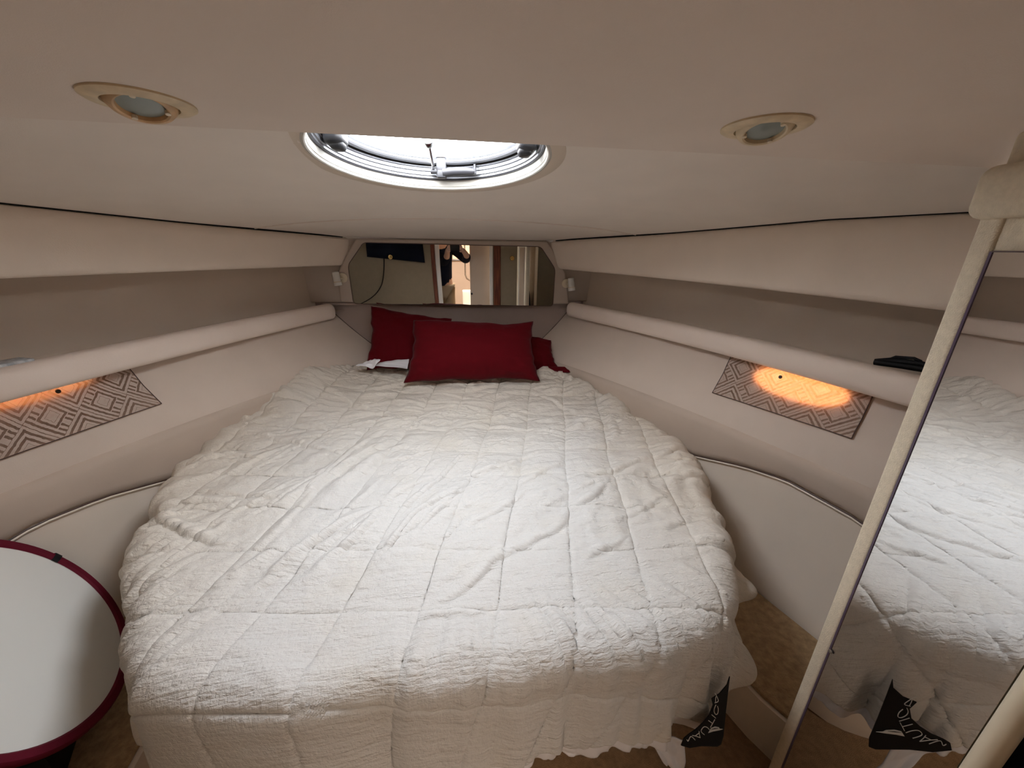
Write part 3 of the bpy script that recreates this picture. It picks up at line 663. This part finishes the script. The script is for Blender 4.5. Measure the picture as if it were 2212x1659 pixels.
tube('lever_tip', [lev[-1]+N_*-.006, lev[-1]+N_*.018], .004, M['grey'], hd, 8)
s0 = hp_(a_, .226, .058)-A_*.022; s1 = hp_(math.radians(100), .08, .094)
tube('stay_rod', [s0, s1], .0042, M['steel'], hatch); 
lathe('stay_knob', [(0, -.026), (.010, -.024), (.014, -.012), (.014, .006), (0, .008)], hp_(math.radians(100), .085, .090), (s1-s0), M['steel'], hatch, 24, up=(0, 0, 1))
tube('stay_pin', [s0-A_*.008-N_*.008, s0+A_*.012-N_*.008], .006, M['grey'], hatch)

# ------------------------------------------------------------------ ceiling spotlights
for k, (px, py, lab_) in enumerate(((303, 217, 'round recessed spotlight in the near ceiling, left of the hatch'), (1653, 272, 'round recessed spotlight in the near ceiling, right of the hatch'))):
    c = atZ(px, py, ZNEAR); sp_ = empty('spotlight', c); tag(sp_, lab_, 'light', 'recessed ceiling spotlights')
    ax = (0, 0, -1)
    lathe('bezel', [(.051, -.001), (.051, .002), (.047, .0045), (.037, .0055), (.0345, .005), (.034, .002), (.034, -.001)], c, ax, M['aged'], sp_, 56)
    tilt = (.15 if k == 0 else -.12, -.30, -1)
    lathe('eyeball', [(.0325, -.002), (.0325, .004), (.029, .0085), (.0245, .010), (.0225, .009), (.021, .004)], c, tilt, M['scorch'] if k == 0 else M['aged'], sp_, 48)
    lathe('gap', [(.0342, .0005), (.0320, .0005)], c, ax, M['gap_black'], sp_, 48)
    lathe('lens', [(.0, .007), (.012, .0065), (.0213, .005)], c, tilt, M['lens'], sp_, 40)
    a1, b1, n1 = frame_from(tilt, (0, 1, 0))
    for g in (.6, 2.6, 4.4):
        p = c+a1*.022*math.cos(g)+b1*.022*math.sin(g)+n1*.009
        lathe('clip', [(0, .002), (.0028, .0015), (.003, -.002)], p, tilt, M['cream'], sp_, 12)

# ------------------------------------------------------------------ curtains over the portholes
def liner_pt(s, y, t, off=0.):
    y = np.asarray(y, float); x = Cx(s, y)*(1-t)+(Bx(s, y)+s*(.085+.03*smooth01(y, 2.2, 1.2)))*t+s*.012*np.sin(PI*t)
    return np.array([x-s*off, y, .823+(1.10-.823)*t])
def liner_hit(s, px, py):
    best = None
    from_ = [1.2, .5]; v = np.array(from_); d = ray(px, py); d = d/np.linalg.norm(d)
    def err(v): w_ = liner_pt(s, v[0], v[1])-CP; return w_-d*(w_@d)
    for _ in range(30):
        e = err(v); J = np.array([(err(v+dv)-e)/1e-4 for dv in (np.array([1e-4, 0]), np.array([0, 1e-4]))]).T
        v = v-np.linalg.lstsq(J, e, rcond=None)[0]*.8
    return v
for s in (-1, 1):
    tube('corner_seam', [liner_pt(s, YB+.040, t, .002) for t in np.linspace(-.05, 1, 14)], .0022, M['mirroredge'], bk, 8)
for s, cs, side in ((1, [(1543, 848), (1845, 947), (1892, 850), (1583, 770)], 'right'), (-1, [(343, 872), (-40, 1005), (-60, 860), (268, 790)], 'left')):
    h = [liner_hit(s, *q) for q in cs]
    n = 50; P = np.zeros((n, n, 3)); UV = np.zeros((n, n, 2)); L = np.linalg.norm(liner_pt(s, *h[1])-liner_pt(s, *h[0])); W_ = np.linalg.norm(liner_pt(s, *h[3])-liner_pt(s, *h[0]))
    for i, u in enumerate(np.linspace(0, 1, n)):
        for j, v in enumerate(np.linspace(0, 1.25, n)):
            q = (1-u)*(1-v)*h[0]+u*(1-v)*h[1]+u*v*h[2]+(1-u)*v*h[3]
            P[i, j] = liner_pt(s, q[0], min(q[1], .88), .009+.002*math.sin(PI*u)+.002*float(pnoise(u*4, v*3, 90))); UV[i, j] = (u*L, v*W_)
    cu_ = empty('porthole_curtain', P[0, 0]); tag(cu_, ('grey-brown diamond-patterned porthole cover glowing orange under the right shelf edge', 'grey-brown diamond-patterned porthole cover at the left picture edge, faintly glowing')[s < 0], 'curtain')
    co = grid(P, 'fabric', M['curtain'], cu_, uvs=UV, flip=(s < 0))
    pts = [P[i, 0] for i in range(n)]; tube('hem', [P[0, j] for j in range(n-1, -1, -1)]+pts+[P[-1, j] for j in range(n)], .0016, M['mirroredge'], cu_, 6)
    # porthole behind: oval pane glowing with daylight
    g0 = liner_hit(s, *((1728, 832) if s > 0 else (70, 842))); cc_ = liner_pt(s, *g0, .004)
    e1 = liner_pt(s, g0[0]+.05, g0[1], .004)-cc_; e1 /= np.linalg.norm(e1); e2 = liner_pt(s, g0[0], g0[1]-.1, .004)-cc_; e2 /= np.linalg.norm(e2)
    ra_, rb_ = (.15, .052) if s > 0 else (.13, .030)
    ring = [cc_+e1*ra_*np.sign(math.cos(t))*abs(math.cos(t))**.8+e2*(rb_*math.sin(t)+.004) for t in np.linspace(0, 2*PI, 48, endpoint=False)]
    win = mesh_obj('window_'+('1' if s > 0 else '2'), ring, [tuple(range(48))], M['port_r'] if s > 0 else M['port_l']); tag(win, 'oval porthole behind the %s patterned cover' % side, kind='structure')
    if s > 0: lathe('snap_button', [(0, .003), (.005, .003), (.0062, .001), (.0062, -.001)], liner_pt(s, *liner_hit(s, 1697, 814), .021), (-s, -.3, .3), M['dgrey'], cu_, 20)
    else: lathe('snap_button', [(0, .003), (.005, .003), (.0062, .001), (.0062, -.001)], liner_pt(s, *liner_hit(s, 108, 846), .021), (-s, -.3, .3), M['dgrey'], cu_, 20)

# ------------------------------------------------------------------ right partition with door mirror
MP = np.array([.667, .452]); MD = np.array([.147, .989]); MD /= np.linalg.norm(MD)    # leading edge of the mirror, direction forward
MNn = np.array([-MD[1], MD[0]])                                                       # towards the cabin
def mp3(a_, o, z): p = MP+MD*a_+MNn*o; return np.array([p[0], p[1], z])
def pbox(name, a0, a1, o0, o1, z0, z1, mat, parent, bev=.003, seg=2):
    bm = bmesh.new(); c = (mp3((a0+a1)/2, (o0+o1)/2, (z0+z1)/2)); rot = Matrix(((MD[0], MNn[0], 0), (MD[1], MNn[1], 0), (0, 0, 1)))
    box_bm(bm, c, (a1-a0, o1-o0, z1-z0), rot, bev, seg); return bm_obj(name, bm, mat, parent)
ztop_m = float(atP(2140, 545, mp3(0, 0, 0), [MNn[0], MNn[1], 0])[2])
part = pbox('wall_partition', -.212, .031, -.05, -.004, FLOOR, ZNEAR, M['felt'], None, .006, 3); tag(part, 'narrow felt-covered partition carrying the tall mirror at the right', kind='structure')
pbox('header_roll', -.212, .043, -.06, .017, 1.495, 1.562, M['felt'], part, .016, 4)
pbox('cove', -.212, .022, -.10, -.03, 1.555, ZNEAR+.01, M['ceil'], part, .012, 4)
dm = empty('door_mirror', mp3(-.13, 0, FLOOR)); tag(dm, 'tall narrow mirror on the right partition, reflecting the quilt', 'mirror')
pbox('mirror_glass', -.212, 0, -.004, .0, FLOOR, ztop_m, M['mirror2'], dm, 0)
pbox('dark_edge', -.001, .0022, -.004, .0012, FLOOR, ztop_m+.001, M['darkedge'], dm, 0)
pbox('dark_edge', -.212, .0, -.004, .0012, ztop_m, ztop_m+.002, M['mirroredge'], dm, 0)
pbox('edge_stile', .0025, .031, -.05, .001, FLOOR, 1.505, M['felt'], dm, .005, 3)
lathe('mirror_clip', [(0, .003), (.003, .0025), (.004, 0)], mp3(-.003, .002, .70), (MNn[0], MNn[1], 0), M['steel'], dm, 16, up=(0, 0, 1))
post = tube('door_post', [mp3(-.2265, -.004, FLOOR), mp3(-.2265, -.004, ZNEAR)], .0135, M['cream']); tag(post, 'round cream post at the lower right corner, beside the mirror', 'post')
# black bag hung just aft of the post
def blob(name, c, r, mat, parent=None, seed=0, n=36, rot=0, p=2.6):
    P = np.zeros((n, n*2, 3))
    for i, v in enumerate(np.linspace(-PI/2, PI/2, n)):
        for j, u in enumerate(np.linspace(0, 2*PI, 2*n, endpoint=False)):
            f = lambda a_: np.sign(a_)*abs(a_)**(2/p)
            d = np.array([f(math.cos(v))*f(math.cos(u)), f(math.cos(v))*f(math.sin(u)), f(math.sin(v))]); k = 1+.06*float(pnoise(d[0]*3+d[2]*2, d[1]*3, seed))
            q = d*np.array(r)*k; P[i, j] = (q[0]*math.cos(rot)-q[1]*math.sin(rot)+c[0], q[0]*math.sin(rot)+q[1]*math.cos(rot)+c[1], q[2]+c[2])
    return grid(P, name, mat, parent, closed_v=True)
bag = blob('bag', (.755, .165, .58), (.045, .10, .42), M['navy'], seed=95, rot=.1); tag(bag, 'black soft bag standing behind the cream post at the lower right corner', 'bag')
# aft part of the right wall behind the post
ra = prism('wall_right_aft', [(.83, .2, FLOOR), (.75, YA, FLOOR), (.75, YA, ZNEAR), (.83, .2, ZNEAR)], (.03, 0, 0), M['felt']); tag(ra, 'wall aft of the right mirror', kind='structure')

# ------------------------------------------------------------------ things on the shelves
c = atZ(1975, 775, 1.165); tl = empty('hand_tool', c); tag(tl, 'black folding tool lying on the right shelf beside the mirror', 'tool')
yy_ = [.98, .93, .88, .83, .79]
def sp3(px, py, o=.085):
    # point standing over the right shelf at offset o outward
    v = 1.0; d = ray(px, py)
    for _ in range(40):
        p = CP+d*(v/d[1]); e = p[0]-(Bx(1, p[1])+o); v -= e*.5
    return CP+d*(v/d[1])
tube('tool_handle', [sp3(*q) for q in ((1890, 778), (1925, 778), (1990, 786), (2012, 792))], [.004, .008, .008, .006], M['black'], tl)
tube('tool_grip', [sp3(*q) for q in ((1922, 776), (1935, 771), (1975, 774), (1990, 781))], .004, M['black'], tl)
tube('tool_strap', [sp3(*q) for q in ((1890, 782), (1950, 790), (2010, 800))], .009, M['black'], tl)
bc = sp3(2031, 772, .12); bo = empty('bottle', bc); tag(bo, 'blue-capped bottle on the right shelf, half hidden by the partition edge', 'bottle')
blue = Mat('blue_plastic', (.02, .03, .22, 1), .4).m; pale = Mat('pale_plastic', (.55, .6, .7, 1), .4).m
zb_ = 1.105
h_ = float(atY(2035, 728, bc[1])[2])
lathe('bottle_body', [(0, zb_-bc[2]), (.017, zb_-bc[2]), (.018, .0), (.018, h_-bc[2]-.026), (.010, h_-bc[2]-.018)], bc, (0, 0, 1), pale, bo, 32)
lathe('cap', [(.0125, h_-bc[2]-.020), (.0135, h_-bc[2]-.018), (.0135, h_-bc[2]-.002), (.011, h_-bc[2]), (0, h_-bc[2])], bc, (0, 0, 1), blue, bo, 32)
# pale box on left shelf
q0 = atZ(0, 790, 1.115); marb = Mat('marbled_grey', (.5, .5, .5, 1), .4); marb.l(marb.mix(marb.ramp(marb.noise(60, 4), .4, .6), (.62, .62, .62, 1), (.36, .38, .40, 1)), marb.b.inputs['Base Color'])
d_ = np.array([Bx(-1, 1.25)-Bx(-1, 1.15), .1]); ang_ = math.atan2(d_[1], d_[0])
yb = 1.245
while True:
    pt = np.array([Bx(-1, yb)-.055, yb, 1.13]); v_ = pt-CP; zc_ = v_@CF; px_ = 1106+FPX*(v_@CR)/zc_
    if px_ > 28 or yb > 1.6: break
    yb += .004
yb -= .062
bx = box('small_box', (float(Bx(-1, yb-.05))-.06, yb-.055, 1.128), (.11, .055, .05), marb.m, rot=Matrix.Rotation(ang_, 3, 'Z'), bevel=.004)
tag(bx, 'small pale grey marbled box on the left shelf at the picture edge', 'box')

# ------------------------------------------------------------------ round white panel with maroon rim, left
dc = CP+ray(26, 1376)*(.868/831.); nd = np.array([.80, .36, .48]); nd /= np.linalg.norm(nd); RD = .273
ds = empty('folding_disc', dc-np.array([0, 0, RD*.9])); tag(ds, 'large round white panel with a maroon rim on a black base at the lower left', 'reflector')
lathe('white_face', [(0, .004), (.15, .006), (RD-.008, .002)], dc, nd, M['nylon'], ds, 96, up=(0, 0, 1))
lathe('maroon_rim', [(RD-.024, .003), (RD-.019, .0075), (RD-.004, .008), (RD, .004), (RD+.001, -.004), (RD-.006, -.009), (RD-.024, -.007)], dc, nd, M['maroon'], ds, 96, up=(0, 0, 1))
lathe('black_back', [(RD-.01, -.008), (RD-.02, -.022), (.0, -.026)], dc, nd, M['black'], ds, 64, up=(0, 0, 1))
a1, b1, n1 = frame_from(nd, (0, 0, 1))
tp_ = atP(122, 1199, dc, nd)-dc; an = math.atan2(tp_@b1, tp_@a1)
P = np.array([[dc+(a1*math.cos(an+e)+b1*math.sin(an+e))*(RD+r_)+nd*h for e in np.linspace(-.032, .032, 5)] for r_, h in ((-.026, .0045), (-.020, .0098), (-.003, .0105), (.003, .004), (.003, -.005))])
grid(P, 'black_tab', M['black'], ds)
zb0 = .279; zb1 = float(dc[2])-RD*.80
box('black_base', (float(dc[0])-.01, float(dc[1])-.01, (zb0+zb1)/2), (.10, .30, zb1-zb0), M['black'], ds, rot=Matrix.Rotation(.45, 3, 'Z'), bevel=.02)

# ------------------------------------------------------------------ behind the camera: aft bulkhead, doorway, saloon, photographer
YW = YA
def aw(name, x0, x1, z0, z1, mat=M['aftfelt'], parent=None, y0=YW-.03, y1=YW, bev=0): return box(name, ((x0+x1)/2, (y0+y1)/2, (z0+z1)/2), (x1-x0, y1-y0, z1-z0), mat, parent, bevel=bev)
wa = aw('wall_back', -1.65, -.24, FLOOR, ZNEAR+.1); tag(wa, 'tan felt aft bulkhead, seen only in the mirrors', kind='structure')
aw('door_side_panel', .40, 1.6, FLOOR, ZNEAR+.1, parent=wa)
wt = empty('door_trim', (-.29, YW, FLOOR)); tag(wt, 'dark varnished wood and cream door surround reflected in the bow mirror', 'trim')
P_ = [(-.275+.02*math.cos((z-.1)*2.2), YW+.012, z) for z in np.linspace(FLOOR, ZNEAR, 20)]
for nm, x0, wdt, mt in (('wood_stile', -.31, .045, M['wood']), ('cream_stile', -.262, .05, M['white']), ('cream_stile', .365, .04, M['white']), ('wood_stile', .415, .085, M['wood'])):
    cvx = lambda z: (.018*math.cos((z-.2)*2.4) if x0 < 0 else 0)
    P = np.array([[(x0+cvx(z)+dx, YW+dy, z) for dx, dy in ((0, 0), (0, .014), (.006, .02), (wdt-.006, .02), (wdt, .014), (wdt, -.03))] for z in np.linspace(FLOOR, ZNEAR, 24)])
    grid(P, nm, mt, wt, auto=40)
dr = box('door_1', (.255, YW-.075, .87), (.25, .03, 1.5), M['cavity'], bevel=.004); tag(dr, 'grey-beige door leaf half closing the doorway behind the camera', kind='structure')
for z in (.9,): lathe('latch', [(0, .02), (.012, .018), (.014, 0)], (.145, YW-.06, z), (0, 1, 0), M['dgrey'], dr, 16, up=(0, 0, 1))
bc_ = patch('black_cloth', [(-1.05, YW+.03, 1.33), (-.40, YW+.03, 1.27), (-.42, YW+.02, 1.585), (-1.05, YW+.02, 1.585)], M['navy'], None, .012, seed=12); tag(bc_, 'black cloth hung high on the aft bulkhead, seen in the bow mirror', 'cloth')
cord = tube('cable', catmull([(-.86, YW+.008, 1.40), (-.88, YW+.010, 1.18), (-.93, YW+.01, 1.0), (-1.06, YW+.01, .86), (-1.3, YW+.01, .74)], 40), .005, M['black']); tag(cord, 'thin black cable hanging below the black cloth in the bow mirror', 'cable')
for k, (x, z) in enumerate(((-.79, 1.33), (.64, 1.33))):
    kb = lathe('brass_button', [(0, .046), (.010, .044), (.014, .036), (.010, .03), (.024, .028), (.028, .02), (.028, 0)], (x, YW+.0, z), (0, 1, 0), M['brass'], seg=24, up=(0, 0, 1)); tag(kb, 'round brass knob on the aft bulkhead, seen %s in the bow mirror' % ('below the black cloth', 'right of the doorway')[k], 'knob', 'brass knobs on the aft bulkhead')
sw = box('switch_plate', (.74, .02, 1.02), (.012, .07, .11), M['cream'], rot=Matrix.Rotation(-.15, 3, 'Z'), bevel=.003); tag(sw, 'cream switch plate on the right wall, seen in the bow mirror', 'switch')
# saloon shell
sal = box('wall_saloon', (0, -3.15, 1.), (3.8, .04, 2.1), M['liner'], bevel=0); tag(sal, 'far end wall of the saloon', kind='structure')
for x in (-1.9, 1.9): box('side_wall', (x, -1.7, 1.), (.04, 3., 2.1), M['liner'], sal, bevel=0)
box('saloon_ceiling', (0, -1.75, 2.0), (3.9, 3.0, .04), M['ceil'], sal, bevel=0)
box('step_wall', (0, YW-.045, 1.85), (3.9, .03, .5), M['ceil'], sal, bevel=0)
outer = box('hull_shell', (-1.93, 1.0, .9), (.04, 2.8, 2.1), M['liner'], sal, bevel=0); box('hull_shell', (1.93, 1.0, .9), (.04, 2.8, 2.1), M['liner'], sal, bevel=0)
w3 = box('window_3', (.12, -3.11, 1.42), (.42, .02, .36), M['sunblind'], bevel=.004); tag(w3, 'sunlit orange-beige saloon window in the bow mirror', kind='structure')
box('window_frame', (.12, -3.10, 1.22), (.5, .04, .03), M['alu'], w3, bevel=.004)
hr = tube('handrail', [(.10, -1.5, 1.6), (.10, -1.5, 1.05), (.12, -1.5, 1.0), (.17, -1.5, .97)], .012, M['steel']); tag(hr, 'steel companionway handrail seen through the doorway in the bow mirror', 'handrail')
for k, (y, z) in enumerate(((-1.75, .75), (-1.55, .5))):
    s_ = box('companionway_step', (.2, y, z/2+.05), (.3, .22, z), M['white'], bevel=.02); tag(s_, 'white companionway step seen in the bow mirror, %s' % ('upper', 'lower')[k], 'step', 'companionway steps')

# photographer
person = empty('person', (-.24, -.58, FLOOR)); tag(person, 'person in dark navy shirt and khaki trousers holding up a phone behind the camera', 'person')
def skin_obj(name, verts, edges, radii, mat, parent, root=0, sub=2):
    me = bpy.data.meshes.new(name); me.from_pydata([tuple(v) for v in verts], edges, []); me.update(); me.materials.append(mat)
    o = bpy.data.objects.new(name, me); COL.objects.link(o); o.parent = parent; o.matrix_parent_inverse = Matrix.Translation(-Vector(parent.location))
    sk = o.modifiers.new('skin', 'SKIN')
    if not me.skin_vertices: 
        pass
    for i, r_ in enumerate(radii): me.skin_vertices[0].data[i].radius = r_ if isinstance(r_, tuple) else (r_, r_)
    me.skin_vertices[0].data[root].use_root = True; sk.use_smooth_shade = True
    sb = o.modifiers.new('sub', 'SUBSURF'); sb.levels = sub; sb.render_levels = sub
    return o
Xb, Yb = -.24, -.58
def ensure_skin(me):
    pass
V = [(Xb, Yb, .98), (Xb, Yb, 1.15), (Xb, Yb, 1.32), (Xb, Yb, 1.46), (Xb, Yb+.01, 1.54), (Xb, Yb+.02, 1.66), (Xb, Yb+.02, 1.75),
     (Xb-.09, Yb, .92), (Xb-.10, Yb+.01, .52), (Xb-.10, Yb-.02, .17), (Xb-.10, Yb+.10, .135),
     (Xb+.09, Yb, .92), (Xb+.10, Yb+.01, .52), (Xb+.10, Yb-.02, .17), (Xb+.10, Yb+.10, .135),
     (Xb-.17, Yb, 1.44), (Xb+.06, Yb+.16, 1.26), (-.14, -.24, 1.35), (-.125, -.075, 1.425),
     (Xb+.17, Yb, 1.44), (.09, -.40, 1.30), (.09, -.22, 1.36), (.035, -.075, 1.43)]
Eg = [(0, 1), (1, 2), (2, 3), (3, 4), (4, 5), (5, 6), (0, 7), (7, 8), (8, 9), (9, 10), (0, 11), (11, 12), (12, 13), (13, 14), (3, 15), (15, 16), (16, 17), (17, 18), (3, 19), (19, 20), (20, 21), (21, 22)]
Rd = [(.15, .11), (.145, .10), (.16, .11), (.10, .08), .055, (.082, .095), (.06, .07), .09, .06, .04, (.04, .025), .09, .06, .04, (.04, .025), .06, .045, .036, .026, .06, .045, .036, .026]
def make_skin(name, V, Eg, Rd, mat, parent, sub=2):
    bm = bmesh.new(); lay = bm.verts.layers.skin.verify()
    vs = [bm.verts.new(v) for v in V]
    for a2, b2 in Eg: bm.edges.new((vs[a2], vs[b2]))
    for v, r_ in zip(vs, Rd): v[lay].radius = r_ if isinstance(r_, tuple) else (r_, r_)
    vs[0][lay].use_root = True
    me = bpy.data.meshes.new(name); bm.to_mesh(me); bm.free(); me.materials.append(mat)
    o = bpy.data.objects.new(name, me); COL.objects.link(o); o.parent = parent; o.matrix_parent_inverse = Matrix.Translation(-Vector(parent.location))
    sk = o.modifiers.new('skin', 'SKIN'); sk.use_smooth_shade = True
    sb = o.modifiers.new('sub', 'SUBSURF'); sb.levels = sub; sb.render_levels = sub
    return o
make_skin('body', V, Eg, Rd, M['skin'], person)
sV = [(Xb, Yb, .90)]+[V[i] for i in (1, 2, 3, 15, 16, 17, 19, 20, 21)]; sE = [(0, 1), (1, 2), (2, 3), (3, 4), (4, 5), (5, 6), (3, 7), (7, 8), (8, 9)]
make_skin('shirt', sV, sE, [(.165, .125), (.158, .113), (.172, .122), (.115, .09), .072, .058, .048, .072, .058, .048], M['navy'], person)
pV = [V[i] for i in (0, 7, 8, 9, 11, 12, 13)]; pE = [(0, 1), (1, 2), (2, 3), (0, 4), (4, 5), (5, 6)]
make_skin('trousers', pV, pE, [(.158, .12), .105, .078, .062, .105, .078, .062], M['khaki'], person)
lathe('hair', [(0, .075), (.05, .06), (.085, .02), (.09, -.03), (.08, -.05)], (Xb, Yb-.005, 1.72), (0, -.2, 1), M['hair'], person, 32)
for s, hx in ((-1, -.125), (1, .035)):
    for k in range(5):
        f0 = np.array([hx, -.065, 1.432]); zz = (k-1.5)*.014
        if k < 4: pts = [f0, (hx-s*.004, -.045, 1.44+zz), (hx-s*.012, -.032, 1.442+zz), (hx-s*.030, -.030, 1.443+zz)]
        else: pts = [f0, (hx-s*.01, -.052, 1.40), (hx-s*.03, -.048, 1.405)]
        make_skin('finger', pts, [(i, i+1) for i in range(len(pts)-1)], [.012]+[.009-.0006*k*0]*(len(pts)-2)+[.0075], M['skin'], person, 1)
ph = box('phone', (-.045, -.036, 1.447), (.148, .008, .072), M['black'], bevel=.003); tag(ph, 'black phone held up by the photographer', 'phone')
